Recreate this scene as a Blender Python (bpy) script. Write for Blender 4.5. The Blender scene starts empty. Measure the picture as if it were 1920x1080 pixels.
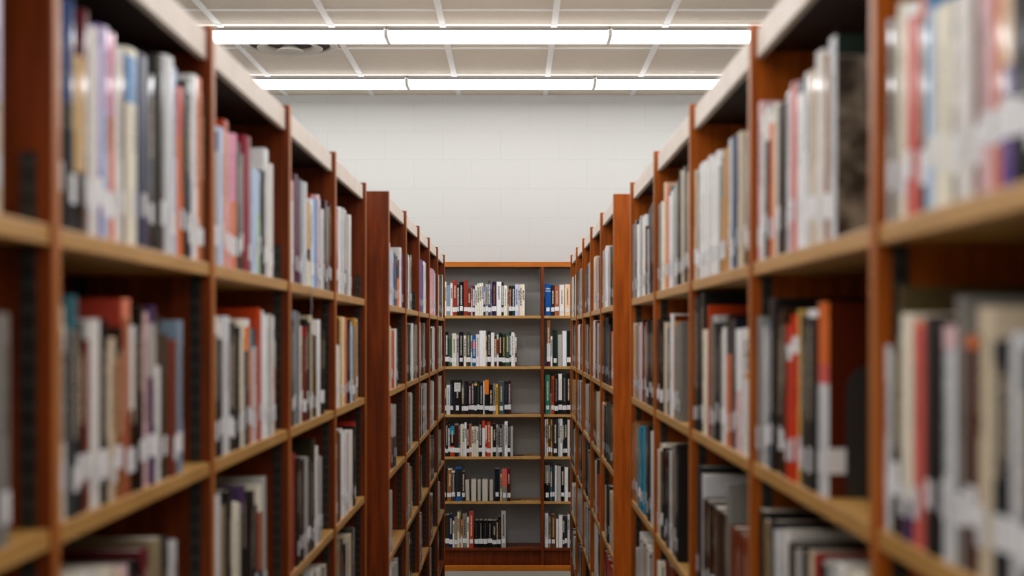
import bpy, math, random
from mathutils import Vector, Matrix
random.seed(7)
D = bpy.data
COL = bpy.context.scene.collection
SC = bpy.context.scene

# ------------------------------------------------------------------ camera, world, exposure
F = 2666.67            # focal length in pixels of the 1920 px wide frame
VX, VY = 965.0, 627.0  # vanishing point of the aisle
EYE = 1.615            # camera height above the floor
cam_d = D.cameras.new('camera'); cam = D.objects.new('camera', cam_d); COL.objects.link(cam)
cam.location = (0, 0, EYE); cam.rotation_euler = (math.pi/2, 0, 0)
cam_d.sensor_width = 36; cam_d.lens = 50
cam_d.shift_x = -(VX-960)/1920; cam_d.shift_y = (VY-540)/1920
cam_d.clip_start = 0.05
cam_d.dof.use_dof = True; cam_d.dof.focus_distance = 9.0; cam_d.dof.aperture_fstop = 3.1
SC.camera = cam
w = D.worlds.new('world'); SC.world = w; w.use_nodes = True
w.node_tree.nodes['Background'].inputs[0].default_value = (0.9, 0.92, 1, 1)
w.node_tree.nodes['Background'].inputs[1].default_value = 0.02
SC.view_settings.view_transform = 'Standard'; SC.view_settings.look = 'None'
SC.view_settings.gamma = 1; SC.view_settings.use_curve_mapping = False
SC.view_settings.exposure = 0.9
LAMP = 5.0             # radiance of the fluorescent lenses
SC.cycles.max_bounces = 6; SC.cycles.diffuse_bounces = 2

# ------------------------------------------------------------------ materials
def lin(c):
    return tuple((v/255/12.92) if v/255 <= .04045 else ((v/255+.055)/1.055)**2.4 for v in c)

def mat(name, rgb, rough=.6, spec=.4):
    m = D.materials.new(name); m.use_nodes = True
    b = m.node_tree.nodes['Principled BSDF']
    b.inputs['Base Color'].default_value = (*lin(rgb), 1)
    b.inputs['Roughness'].default_value = rough
    b.inputs['Specular IOR Level'].default_value = spec
    return m, m.node_tree, b

def N(nt, kind, **kw):
    n = nt.nodes.new(kind)
    for k, v in kw.items(): setattr(n, k, v)
    return n

def speckle(name, c1, c2, scale, rough=.8, spec=.2, stretch=(1, 1, 1), detail=4, bump=0.0, lo=.35, hi=.65):
    m, nt, b = mat(name, c1, rough, spec); L = nt.links.new
    tc = N(nt, 'ShaderNodeTexCoord'); mp = N(nt, 'ShaderNodeMapping'); mp.inputs['Scale'].default_value = stretch
    nz = N(nt, 'ShaderNodeTexNoise'); nz.inputs['Scale'].default_value = scale; nz.inputs['Detail'].default_value = detail
    cr = N(nt, 'ShaderNodeValToRGB')
    cr.color_ramp.elements[0].position = lo; cr.color_ramp.elements[1].position = hi
    cr.color_ramp.elements[0].color = (*lin(c1), 1); cr.color_ramp.elements[1].color = (*lin(c2), 1)
    L(tc.outputs['Object'], mp.inputs['Vector']); L(mp.outputs[0], nz.inputs['Vector'])
    L(nz.outputs['Fac'], cr.inputs[0]); L(cr.outputs[0], b.inputs['Base Color'])
    if bump:
        bp = N(nt, 'ShaderNodeBump'); bp.inputs['Strength'].default_value = bump; bp.inputs['Distance'].default_value = .002
        L(nz.outputs['Fac'], bp.inputs['Height']); L(bp.outputs[0], b.inputs['Normal'])
    return m

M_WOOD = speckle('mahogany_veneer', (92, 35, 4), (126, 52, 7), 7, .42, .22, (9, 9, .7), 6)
M_WOODR = speckle('right_row_veneer', (150, 70, 9), (188, 94, 16), 7, .42, .22, (9, 9, .7), 6)  # right rows: same grain as the left rows, brighter and more orange
M_EDGE = speckle('light_shelf_laminate', (184, 136, 68), (202, 154, 84), 6, .33, .5, (3, 1, 8), 4)
M_FASC = speckle('cream_canopy_laminate', (232, 218, 204), (240, 228, 216), 12, .5, .3, (1, 1, 1), 5)
M_BAND = speckle('veneer_edge_band', (170, 96, 34), (190, 114, 48), 7, .4, .35, (9, 9, .7), 5)
M_OWOOD = speckle('orange_oak_veneer', (178, 94, 14), (198, 112, 24), 6, .42, .25, (.7, 9, 9), 6)
M_BACK = speckle('dark_back_board', (30, 14, 7), (42, 20, 10), 6, .6, .2, (6, 6, .6), 4)
M_TILE = speckle('ceiling_tile', (232, 219, 203), (246, 236, 223), 220, .95, .05, (1, 1, 1), 6, .4)
M_GRID = mat('white_ceiling_grid', (252, 251, 248), .5)[0]
M_WALLP = mat('painted_wall', (226, 224, 219), .8, .2)[0]
M_CARPET = speckle('grey_carpet', (126, 124, 116), (154, 151, 142), 260, 1, .02, (1, 1, 1), 3, .6)
M_HOUS = mat('lamp_housing', (150, 146, 142), .5)[0]
M_CAP = mat('lamp_end_cap', (252, 252, 250), .4)[0]
M_VENT = mat('vent_metal', (206, 196, 182), .45)[0]
M_VDARK = mat('vent_throat', (52, 44, 36), .8)[0]
M_METAL = mat('dark_bookend_metal', (44, 44, 42), .45, .5)[0]

def lens_material(name, k):
    m = D.materials.new(name); m.use_nodes = True; nt = m.node_tree
    nt.nodes.clear(); o = N(nt, 'ShaderNodeOutputMaterial'); e = N(nt, 'ShaderNodeEmission')
    e.inputs[0].default_value = (1.0, 0.985, 0.985, 1); e.inputs[1].default_value = LAMP*k
    nt.links.new(e.outputs[0], o.inputs[0]); return m
M_LENS = lens_material('lamp_lens', 1.0)
M_LENS_UP = lens_material('lamp_lens_shoulder', .22)   # lens shoulder shaped to throw light on the ceiling, dimmed against glare beside it

def block_wall():
    m, nt, b = mat('painted_block_wall', (198, 199, 198), .75, .25); L = nt.links.new
    tc = N(nt, 'ShaderNodeTexCoord'); mp = N(nt, 'ShaderNodeMapping')
    mp.inputs['Rotation'].default_value = (math.pi/2, 0, 0)
    mp.inputs['Location'].default_value = (.1, .0, 0)
    br = N(nt, 'ShaderNodeTexBrick'); br.inputs['Scale'].default_value = 1
    br.inputs['Brick Width'].default_value = .406; br.inputs['Row Height'].default_value = .203
    br.inputs['Mortar Size'].default_value = .003; br.inputs['Mortar Smooth'].default_value = .6
    br.inputs['Color1'].default_value = (*lin((200, 200, 197)), 1); br.inputs['Color2'].default_value = (*lin((199, 199, 196)), 1)
    br.inputs['Mortar'].default_value = (*lin((192, 193, 192)), 1)
    L(tc.outputs['Object'], mp.inputs[0]); L(mp.outputs[0], br.inputs['Vector']); L(br.outputs['Color'], b.inputs['Base Color'])
    nz = N(nt, 'ShaderNodeTexNoise'); nz.inputs['Scale'].default_value = 120; nz.inputs['Detail'].default_value = 5
    L(tc.outputs['Object'], nz.inputs['Vector'])
    ma = N(nt, 'ShaderNodeMath', operation='MULTIPLY_ADD'); ma.inputs[1].default_value = -1.2
    L(br.outputs['Fac'], ma.inputs[0]); L(nz.outputs['Fac'], ma.inputs[2])
    bp = N(nt, 'ShaderNodeBump'); bp.inputs['Strength'].default_value = .12; bp.inputs['Distance'].default_value = .002
    L(ma.outputs[0], bp.inputs['Height']); L(bp.outputs[0], b.inputs['Normal'])
    return m
M_BLOCK = block_wall()

def slotted():
    m, nt, b = mat('slotted_standard_metal', (30, 30, 27), .4, .5); L = nt.links.new
    tc = N(nt, 'ShaderNodeTexCoord'); sp = N(nt, 'ShaderNodeSeparateXYZ'); L(tc.outputs['Object'], sp.inputs[0])
    d = N(nt, 'ShaderNodeMath', operation='DIVIDE'); d.inputs[1].default_value = .026; L(sp.outputs[2], d.inputs[0])
    fr = N(nt, 'ShaderNodeMath', operation='FRACT'); L(d.outputs[0], fr.inputs[0])
    lt = N(nt, 'ShaderNodeMath', operation='LESS_THAN'); lt.inputs[1].default_value = .3; L(fr.outputs[0], lt.inputs[0])
    mx = N(nt, 'ShaderNodeMix', data_type='RGBA'); mx.inputs[6].default_value = (*lin((28, 28, 25)), 1); mx.inputs[7].default_value = (*lin((52, 50, 45)), 1)
    L(lt.outputs[0], mx.inputs[0]); L(mx.outputs[2], b.inputs['Base Color']); return m
M_SLOT = slotted()

def cover_material():
    m, nt, b = mat('book_cover', (128, 128, 128), .4, .32); L = nt.links.new
    a = N(nt, 'ShaderNodeAttribute', attribute_name='Col'); k = N(nt, 'ShaderNodeAttribute', attribute_name='Ink')
    uv = N(nt, 'ShaderNodeUVMap', uv_map='UV')
    sp = N(nt, 'ShaderNodeSeparateXYZ'); L(uv.outputs[0], sp.inputs[0])
    nz = N(nt, 'ShaderNodeTexNoise'); nz.inputs['Scale'].default_value = 1; nz.inputs['Detail'].default_value = 1.5
    mp = N(nt, 'ShaderNodeMapping'); mp.inputs['Scale'].default_value = (260, 200, 1); L(uv.outputs[0], mp.inputs[0])
    L(mp.outputs[0], nz.inputs['Vector'])
    g = N(nt, 'ShaderNodeMath', operation='GREATER_THAN'); g.inputs[1].default_value = .47; L(nz.outputs['Fac'], g.inputs[0])
    # lettering keeps to the middle of the spine (u runs in metres from the middle)
    ab = N(nt, 'ShaderNodeMath', operation='ABSOLUTE'); L(sp.outputs[0], ab.inputs[0])
    inn = N(nt, 'ShaderNodeMath', operation='LESS_THAN'); inn.inputs[1].default_value = .0048; L(ab.outputs[0], inn.inputs[0])
    m1 = N(nt, 'ShaderNodeMath', operation='MULTIPLY'); L(g.outputs[0], m1.inputs[0]); L(inn.outputs[0], m1.inputs[1])
    m2 = N(nt, 'ShaderNodeMath', operation='MULTIPLY'); L(m1.outputs[0], m2.inputs[0]); L(k.outputs['Alpha'], m2.inputs[1])
    mx = N(nt, 'ShaderNodeMix', data_type='RGBA'); L(m2.outputs[0], mx.inputs[0])
    n2 = N(nt, 'ShaderNodeTexNoise'); n2.inputs['Scale'].default_value = 60; n2.inputs['Detail'].default_value = 3
    tc = N(nt, 'ShaderNodeTexCoord'); L(tc.outputs['Object'], n2.inputs['Vector'])
    mr = N(nt, 'ShaderNodeMapRange'); mr.inputs['To Min'].default_value = .86; mr.inputs['To Max'].default_value = 1.08
    L(n2.outputs['Fac'], mr.inputs['Value'])
    sc = N(nt, 'ShaderNodeVectorMath', operation='SCALE'); L(a.outputs['Color'], sc.inputs[0]); L(mr.outputs[0], sc.inputs['Scale'])
    L(sc.outputs[0], mx.inputs[6]); L(k.outputs['Color'], mx.inputs[7])
    L(mx.outputs[2], b.inputs['Base Color']); L(a.outputs['Alpha'], b.inputs['Roughness'])
    return m
M_COVER = cover_material()

def page_material():
    m, nt, b = mat('page_edges', (205, 198, 182), .9, .1); L = nt.links.new
    tc = N(nt, 'ShaderNodeTexCoord'); mp = N(nt, 'ShaderNodeMapping'); mp.inputs['Scale'].default_value = (900, 4, 4)
    nz = N(nt, 'ShaderNodeTexNoise'); nz.inputs['Scale'].default_value = 1
    cr = N(nt, 'ShaderNodeValToRGB'); cr.color_ramp.elements[0].color = (*lin((182, 174, 156)), 1); cr.color_ramp.elements[1].color = (*lin((222, 216, 202)), 1)
    L(tc.outputs['Object'], mp.inputs[0]); L(mp.outputs[0], nz.inputs['Vector']); L(nz.outputs['Fac'], cr.inputs[0]); L(cr.outputs[0], b.inputs['Base Color'])
    return m
M_PAGE = page_material()

def label_material():
    m, nt, b = mat('call_number_sticker', (232, 230, 228), .45, .4); L = nt.links.new
    uv = N(nt, 'ShaderNodeUVMap', uv_map='UV'); sp = N(nt, 'ShaderNodeSeparateXYZ'); L(uv.outputs[0], sp.inputs[0])
    mp = N(nt, 'ShaderNodeMapping'); mp.inputs['Scale'].default_value = (900, 40, 1); L(uv.outputs[0], mp.inputs[0])
    nz = N(nt, 'ShaderNodeTexNoise'); nz.inputs['Scale'].default_value = 1; L(mp.outputs[0], nz.inputs['Vector'])
    g = N(nt, 'ShaderNodeMath', operation='GREATER_THAN'); g.inputs[1].default_value = .5; L(nz.outputs['Fac'], g.inputs[0])
    d = N(nt, 'ShaderNodeMath', operation='DIVIDE'); d.inputs[1].default_value = .0055; L(sp.outputs[1], d.inputs[0])
    fr = N(nt, 'ShaderNodeMath', operation='FRACT'); L(d.outputs[0], fr.inputs[0])
    lt = N(nt, 'ShaderNodeMath', operation='LESS_THAN'); lt.inputs[1].default_value = .42; L(fr.outputs[0], lt.inputs[0])
    ab = N(nt, 'ShaderNodeMath', operation='ABSOLUTE'); L(sp.outputs[0], ab.inputs[0])
    inn = N(nt, 'ShaderNodeMath', operation='LESS_THAN'); inn.inputs[1].default_value = .006; L(ab.outputs[0], inn.inputs[0])
    a1 = N(nt, 'ShaderNodeMath', operation='MULTIPLY'); L(g.outputs[0], a1.inputs[0]); L(lt.outputs[0], a1.inputs[1])
    a2 = N(nt, 'ShaderNodeMath', operation='MULTIPLY'); L(a1.outputs[0], a2.inputs[0]); L(inn.outputs[0], a2.inputs[1])
    mx = N(nt, 'ShaderNodeMix', data_type='RGBA'); L(a2.outputs[0], mx.inputs[0])
    mx.inputs[6].default_value = (*lin((244, 243, 244)), 1); mx.inputs[7].default_value = (*lin((150, 150, 158)), 1)
    L(mx.outputs[2], b.inputs['Base Color']); return m
M_LABEL = label_material()

# ------------------------------------------------------------------ mesh helpers
class MB:
    def __init__(s): s.v = []; s.f = []; s.col = []; s.ink = []; s.uv = []; s.mi = []
    def face(s, pts, mi=0, col=None, ink=None, uv=None):
        i = len(s.v); s.v += [tuple(p) for p in pts]; s.f.append(tuple(range(i, i+len(pts)))); s.mi.append(mi)
        s.col.append(col or (.5, .5, .5, .5)); s.ink.append(ink or (0, 0, 0, 0)); s.uv.append(uv or [(9, 9)]*len(pts))
    def box(s, x0, x1, y0, y1, z0, z1, mi=0, **k):
        p = [(x, y, z) for x in (x0, x1) for y in (y0, y1) for z in (z0, z1)]
        for q in ((0,1,3,2), (4,6,7,5), (0,4,5,1), (2,3,7,6), (0,2,6,4), (1,5,7,3)):
            s.face([p[i] for i in q], mi, **k)
    def add(s, o, M):
        i = len(s.v); s.v += [tuple(M @ Vector(p)) for p in o.v]
        s.f += [tuple(j+i for j in f) for f in o.f]
        s.mi += o.mi; s.col += o.col; s.ink += o.ink; s.uv += o.uv
    def mesh(s, name, mats, attrs=False, merge=True, smooth=False):
        me = D.meshes.new(name)
        if merge:
            idx = {}; vv = []; remap = []
            for p in s.v:
                k = (round(p[0], 6), round(p[1], 6), round(p[2], 6))
                if k not in idx: idx[k] = len(vv); vv.append(p)
                remap.append(idx[k])
            ff = [tuple(remap[j] for j in f) for f in s.f]
        else: vv, ff = s.v, s.f
        me.from_pydata(vv, [], ff)
        for m in mats: me.materials.append(m)
        me.polygons.foreach_set('material_index', s.mi)
        if attrs:
            a = me.color_attributes.new('Col', 'FLOAT_COLOR', 'CORNER'); b = me.color_attributes.new('Ink', 'FLOAT_COLOR', 'CORNER')
            u = me.uv_layers.new(name='UV')
            ca = []; cb = []; cu = []
            for f, c, k, q in zip(s.f, s.col, s.ink, s.uv):
                for j in range(len(f)): ca += c; cb += k; cu += q[j]
            a.data.foreach_set('color', ca); b.data.foreach_set('color', cb); u.data.foreach_set('uv', cu)
        if smooth: me.polygons.foreach_set('use_smooth', [True]*len(s.f))
        me.update(); return me

def link(name, me, parent=None, loc=None, bevel=0):
    o = D.objects.new(name, me); COL.objects.link(o)
    if parent: o.parent = parent
    if loc: o.location = loc
    if bevel:
        b = o.modifiers.new('edge', 'BEVEL'); b.width = bevel; b.segments = 2; b.limit_method = 'ANGLE'
    return o
def boxobj(name, x0, x1, y0, y1, z0, z1, m, parent=None, bevel=0, origin=None):
    ox, oy, oz = origin or (0, 0, 0)
    b = MB(); b.box(x0-ox, x1-ox, y0-oy, y1-oy, z0-oz, z1-oz)
    return link(name, b.mesh(name, [m]), parent, (ox, oy, oz) if origin else None, bevel)
def thing(name, label, cat, loc=(0, 0, 0), group=None):
    o = D.objects.new(name, None); COL.objects.link(o); o.location = loc
    o['label'] = label; o['category'] = cat
    if group: o['group'] = group
    return o
def struct(o, label=None):
    o['kind'] = 'structure'
    if label: o['label'] = label
    return o

# ------------------------------------------------------------------ room
WX, YB, YF, HC = 3.7, 10.0, -2.4, EYE+1.684
struct(boxobj('floor', -WX, WX, YF, YB, -.1, 0, M_CARPET), 'grey carpet floor between the bookcases')
struct(boxobj('wall_back', -WX, WX, YB, YB+.15, 0, HC, M_BLOCK), 'white painted block wall at the end of the aisle')
struct(boxobj('wall_left', -WX-.15, -WX, YF, YB, 0, HC, M_WALLP))
struct(boxobj('wall_right', WX, WX+.15, YF, YB, 0, HC, M_WALLP))
struct(boxobj('wall_front', -WX, WX, YF-.15, YF, 0, HC, M_WALLP))
struct(boxobj('ceiling', -WX, WX, YF, YB, HC, HC+.1, M_TILE), 'pale speckled ceiling tiles')
# suspended grid: each long bar and each cross bar
g = MB()
xs = [.215+.607*k for k in range(-6, 6)]; ys = [7.37+.99*k for k in range(-9, 3)]
for x in xs: g.box(x-.017, x+.017, YF, YB, HC-.006, HC+.001)
for y in ys:
    if y < YB: g.box(-WX, WX, y-.014, y+.014, HC-.005, HC+.001)
o = link('trim_1', g.mesh('ceiling_grid', [M_GRID], merge=False)); struct(o, 'white metal grid between the ceiling tiles')

# ------------------------------------------------------------------ strip lights
def lamp_meshes():
    L = 1.2; prof = [(-.07, -.010), (-.125, -.024), (-.125, -.036), (-.112, -.054), (-.085, -.061), (0, -.063), (.085, -.061), (.112, -.054), (.125, -.036), (.125, -.024), (.07, -.010)]
    b = MB(); h = L/2
    for q, ((y0, z0), (y1, z1)) in enumerate(zip(prof, prof[1:])): b.face([(-h, y0, z0), (h, y0, z0), (h, y1, z1), (-h, y1, z1)], 1 if q in (0, len(prof)-2) else 0)
    b.face([(-h, .07, -.010), (h, .07, -.010), (h, -.07, -.010), (-h, -.07, -.010)])
    b.face([(-h, y, z) for y, z in prof]); b.face([(h, y, z) for y, z in prof][::-1])
    lens = b.mesh('diffuser', [M_LENS, M_LENS_UP])
    b = MB(); b.box(-.608, .608, -.07, .07, -.0095, 0); [b.box(-.6, .6, q*.1262-.0012, q*.1262+.0012, -.030, -.018) for q in (-1, 1)]; hous = b.mesh('housing', [M_HOUS])
    caps = []
    for s in (-1, 1):
        b = MB(); x0 = s*.6005; x1 = s*.6095
        ring = [(y*1.0, z*1.0) for y, z in prof]
        for (y0, z0), (y1, z1) in zip(ring, ring[1:]+ring[:1]): b.face([(x0, y0, z0), (x1, y0, z0), (x1, y1, z1), (x0, y1, z1)])
        b.face([(x0, y, z) for y, z in ring]); b.face([(x1, y, z) for y, z in ring])
        caps.append(b.mesh('end_cap', [M_CAP]))
    return lens, hous, caps
lens_me, hous_me, cap_me = lamp_meshes()
for j in range(-6, 2):
    for m in range(-2, 3):
        y = 7.845+1.48*j; x = -.09+1.22*m
        seen = j >= 0 and -1 <= m <= 1
        if seen:
            lab = ('white strip light ' + {1: 'next to the end wall', 0: 'in the row beside the vent'}[j]
                   + ', ' + {-1: 'leftmost of three', 0: 'middle of three', 1: 'rightmost of three'}[m])
        else: lab = 'white fluorescent strip light on the tiled ceiling over the bookcases'
        t = thing('ceiling_light', lab, 'ceiling light', (x, y, HC-.004), 'strip lights on the ceiling' if seen else 'strip lights above the rest of the room')
        link('housing', hous_me, t); link('diffuser', lens_me, t)
        for c in cap_me: link('end_cap', c, t)

# round ceiling vent of nested cones
def lathe(prof, n=64):
    b = MB()
    for i in range(n):
        a0, a1 = 2*math.pi*i/n, 2*math.pi*(i+1)/n
        for (r0, z0), (r1, z1) in zip(prof, prof[1:]):
            q = [(r0*math.cos(a0), r0*math.sin(a0), z0), (r0*math.cos(a1), r0*math.sin(a1), z0), (r1*math.cos(a1), r1*math.sin(a1), z1), (r1*math.cos(a0), r1*math.sin(a0), z1)]
            if r0 < 1e-6: q = [q[0], q[2], q[3]]
            elif r1 < 1e-6: q = q[:3]
            b.face(q)
    return b
vent = thing('ceiling_vent', 'round white air vent of nested rings in the ceiling', 'vent', (-1.30, 8.23, HC-.0045))
link('throat', lathe([(0, -.001), (.24, -.001), (.24, -.003), (0, -.003)]).mesh('throat', [M_VDARK], smooth=False), vent)
link('outer_ring', lathe([(.228, -.004), (.240, -.012), (.270, -.016), (.275, -.010), (.272, -.001), (.262, -.001), (.245, -.006), (.228, -.004)]).mesh('outer_ring', [M_VENT], smooth=True), vent)
link('middle_ring', lathe([(.125, -.006), (.15, -.020), (.186, -.028), (.190, -.024), (.155, -.013), (.13, -.002), (.125, -.006)]).mesh('middle_ring', [M_VENT], smooth=True), vent)
link('centre_cone', lathe([(0, -.036), (.060, -.038), (.070, -.042), (.077, -.039), (.066, -.030), (.03, -.004), (0, -.004)]).mesh('centre_cone', [M_VENT], smooth=True), vent)

# ------------------------------------------------------------------ bookcases
TH, TS, DEP = .022, .0215, .27
TOP = .502
H_NEAR = [.1166, -.208, -.534, -.84, -1.14, -1.44]
H_NEARR = [.1166, -.206, -.544, -.84, -1.14, -1.44]
H_FARL = [.106, -.200, -.494, -.792, -1.10, -1.42]
H_FARR = [.108, -.196, -.497, -.810, -1.11, -1.42]
ORD = ['first', 'second', 'third', 'fourth', 'fifth', 'sixth', 'seventh', 'eighth', 'ninth', 'tenth', 'eleventh', 'twelfth', 'thirteenth', 'fourteenth',
       'fifteenth', 'sixteenth', 'seventeenth', 'eighteenth', 'nineteenth', 'twentieth', 'twenty-first', 'twenty-second', 'twenty-third', 'twenty-fourth',
       'twenty-fifth', 'twenty-sixth', 'twenty-seventh', 'twenty-eighth', 'twenty-ninth', 'thirtieth', 'thirty-first', 'thirty-second']

def side_panel(name, s, X, ya, yb, inner, parent):
    # s=-1: row on the left, books face +x; inner: +1 when the bay lies beyond the panel, -1 when before it
    xf, xb = s*(X-.002), s*(X+DEP)
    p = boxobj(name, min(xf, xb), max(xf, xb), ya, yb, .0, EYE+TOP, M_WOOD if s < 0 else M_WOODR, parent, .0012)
    ea, eb = sorted((s*(X-.004), s*(X-.0021)))
    boxobj('edge_band', ea, eb, ya, yb, .0, EYE+TOP, M_BAND, p)
    for off in (.014, .20):
        x0, x1 = s*(X+off), s*(X+off+.017)
        y0, y1 = (yb-.0005, yb+.0035) if inner > 0 else (ya-.0035, ya+.0005)
        boxobj('shelf_standard', min(x0, x1), max(x0, x1), y0, y1, .09, EYE+.195, M_SLOT, p)
    return p

def row(s, X, y0, pitch, n, hs, rowname, start=0):
    for k in range(n):
        ya, yb = y0+pitch*k, y0+pitch*(k+1)
        t = thing('bookcase', f'dark reddish wooden bookcase bay with cream canopy, {ORD[k]} bay of the {rowname}', 'bookcase', (0, 0, 0), 'bookcase bays along the aisle')
        a, b = ya+TH/2, yb-TH/2
        side_panel('side_panel', s, X, ya-TH/2 if k == 0 else ya+.0001, ya+TH/2, 1, t)
        side_panel('side_panel', s, X, yb-TH/2, yb+TH/2 if k == n-1 else yb-.0001, -1, t)
        xa, xb = sorted((s*(X+.006), s*(X+.018)))
        boxobj('canopy_fascia', xa, xb, a, b, EYE+.447, EYE+.494, M_FASC, t, .001)
        xa, xb = sorted((s*(X+.018), s*(X+DEP)))
        boxobj('top_panel', xa, xb, a, b, EYE+.458, EYE+.478, M_BACK, t)
        boxobj('bounce_sheet', xa, xb, a, b, EYE+.479, EYE+.491, M_FASC, t)  # unseen cream sheet added to bounce lamp light up onto the ceiling
        xa, xb = sorted((s*(X+DEP-.012), s*(X+DEP)))
        boxobj('back_panel', xa, xb, a, b, .09, EYE+.458, M_BACK, t)
        for i, h in enumerate(hs):
            xa, xb = sorted((s*X, s*(X+DEP-.012)))
            boxobj('shelf', xa, xb, a, b, EYE+h-TS, EYE+h, M_EDGE if i < 5 else M_WOOD, t, .0012)
        xa, xb = sorted((s*(X+.03), s*(X+.045)))
        boxobj('kick_plate', xa, xb, a, b, 0, EYE+hs[-1]-TS, M_WOOD, t)

XNL, XNR, XFL, XFR = .496, .386, .444, .357
YNL, YNR, YFL, YFR = .735, .725, 4.99, 5.09
PN, PFL, PFR = .795, .795, .78
row(-1, XNL, YNL, PN, 5, H_NEAR, 'near left row')
row(1, XNR, YNR, PN, 5, H_NEARR, 'near right row')
row(-1, XFL, YFL, PFL, 5, H_FARL, 'far left row')
row(1, XFR, YFR, PFR, 5, H_FARR, 'far right row')

# the open-backed case against the end wall
YK = 9.74
H_BACK = [.128, -.219, -.548, -.837, -1.143, -1.4616]
XK = [-.605, .190, .985]
for k in range(2):
    t = thing('bookcase', ['open-backed orange wooden bookcase against the end wall, wide bay facing the aisle',
                           'open-backed orange wooden bookcase against the end wall, mostly hidden bay behind the right row'][k], 'bookcase', (0, 0, 0), 'bookcases on the end wall')
    xa, xb = XK[k]+.0105, XK[k+1]-.0105
    if k == 0: boxobj('side_panel', XK[0]-.0105, XK[0]+.0105, YK-.006, YK+.235, 0, EYE+.462, M_WOOD, t, .001)
    p = boxobj('side_panel', XK[k+1]-.0105, XK[k+1]+.0105, YK-.006, YK+.235, 0, EYE+.462, M_WOOD, t, .001)
    boxobj('shelf_standard', XK[k+1]-.013, XK[k+1]-.0105, YK+.02, YK+.037, .1, EYE+.19, M_SLOT, p)
    boxobj('canopy_fascia', XK[k]-.0105 if k == 0 else XK[k]+.0105, XK[k+1]+.0105 if k == 0 else XK[k+1]+.0105, YK-.008, YK+.012, EYE+.462, EYE+.497, M_OWOOD, t, .001)
    boxobj("top_panel", xa, xb, YK+.012, YK+.259, EYE+.462, EYE+.48, M_WOOD, t)
    for i, h in enumerate(H_BACK):
        boxobj('shelf', xa, xb, YK, YK+.235, EYE+h-.0185, EYE+h, M_EDGE if i < 5 else M_WOOD, t, .001)
    boxobj('kick_plate', xa, xb, YK+.03, YK+.045, .0, EYE+H_BACK[5]-.0185, M_WOOD, t)
    boxobj('base_moulding', XK[k]-.0105 if k == 0 else XK[k]+.0105, XK[k+1]+.0105, YK-.03, YK-.0065, 0, .036, M_OWOOD, t, .003)

# ------------------------------------------------------------------ books
# colour -> (sRGB, spoken name, roughness)
PAL = {}
for ln in '''white 226 224 222 white|w2 214 211 206 white|pg 196 198 200 pale grey|lg 168 166 162 light grey|gy 134 131 125 grey|dg 72 69 64 dark grey
wg 134 126 112 warm grey|bk 24 22 21 black|sl 62 66 68 slate|ds 42 46 50 dark slate|cr 224 214 194 cream|bg 198 182 156 beige|bw 206 200 184 off-white|kh 150 136 104 khaki
tn 196 160 108 tan|tb 160 104 58 tan brown|br 108 64 34 brown|db 62 40 26 dark brown|ru 130 52 24 rust|dr 84 30 16 dark rust|mh 96 36 18 mahogany|mr 120 34 44 maroon|mr2 164 50 70 crimson
dm 66 22 28 dark maroon|pl 92 28 72 plum|rd 176 36 30 red|vr 214 56 24 bright red|ro 196 68 26 red orange|or 218 110 50 orange|vo 238 118 20 vivid orange|sa 222 132 104 salmon
co 214 98 88 coral|pk 222 150 176 pink|pp 210 176 178 dusty pink|pc 236 186 152 peach|te 178 96 66 terracotta|bn 150 96 60 brick brown|bc 168 58 44 brick red|li 206 194 224 lilac
vi 118 88 168 violet|pu 84 58 104 purple|dp 54 38 66 dark purple|nv 34 46 92 navy|dn 24 30 50 dark navy|bl 44 80 140 blue|rb 22 92 180 royal blue|sk 108 156 206 sky blue
pb 176 196 220 pale blue|bb 128 148 166 blue grey|dt 34 60 70 dark teal|te2 44 104 116 teal|cy 24 150 184 cyan|pw 120 124 190 periwinkle|sg 52 128 108 sea green|dgn 26 50 40 dark green
gn 62 96 72 green|lgn 170 200 170 pale green|ol 92 76 40 olive|do 62 58 40 dark olive|oc 190 134 54 ochre|ye 206 170 88 yellow|am 232 160 30 amber|mg 196 40 130 magenta
tp 128 114 84 taupe|lv 176 170 180 lavender grey|gg 78 90 86 green grey|dk 46 76 110 denim blue|pt 190 70 52 patterned red|gd 200 160 80 gold'''.replace('\n', '|').split('|'):
    p = ln.split(); c3 = lin(tuple(int(q) for q in p[1:4])); lum = .3*c3[0]+.6*c3[1]+.1*c3[2]
    k = .68+.62*min(1, lum/.45); PAL[p[0]] = (tuple(min(.93, v*k) for v in c3), ' '.join(p[4:]))

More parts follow.
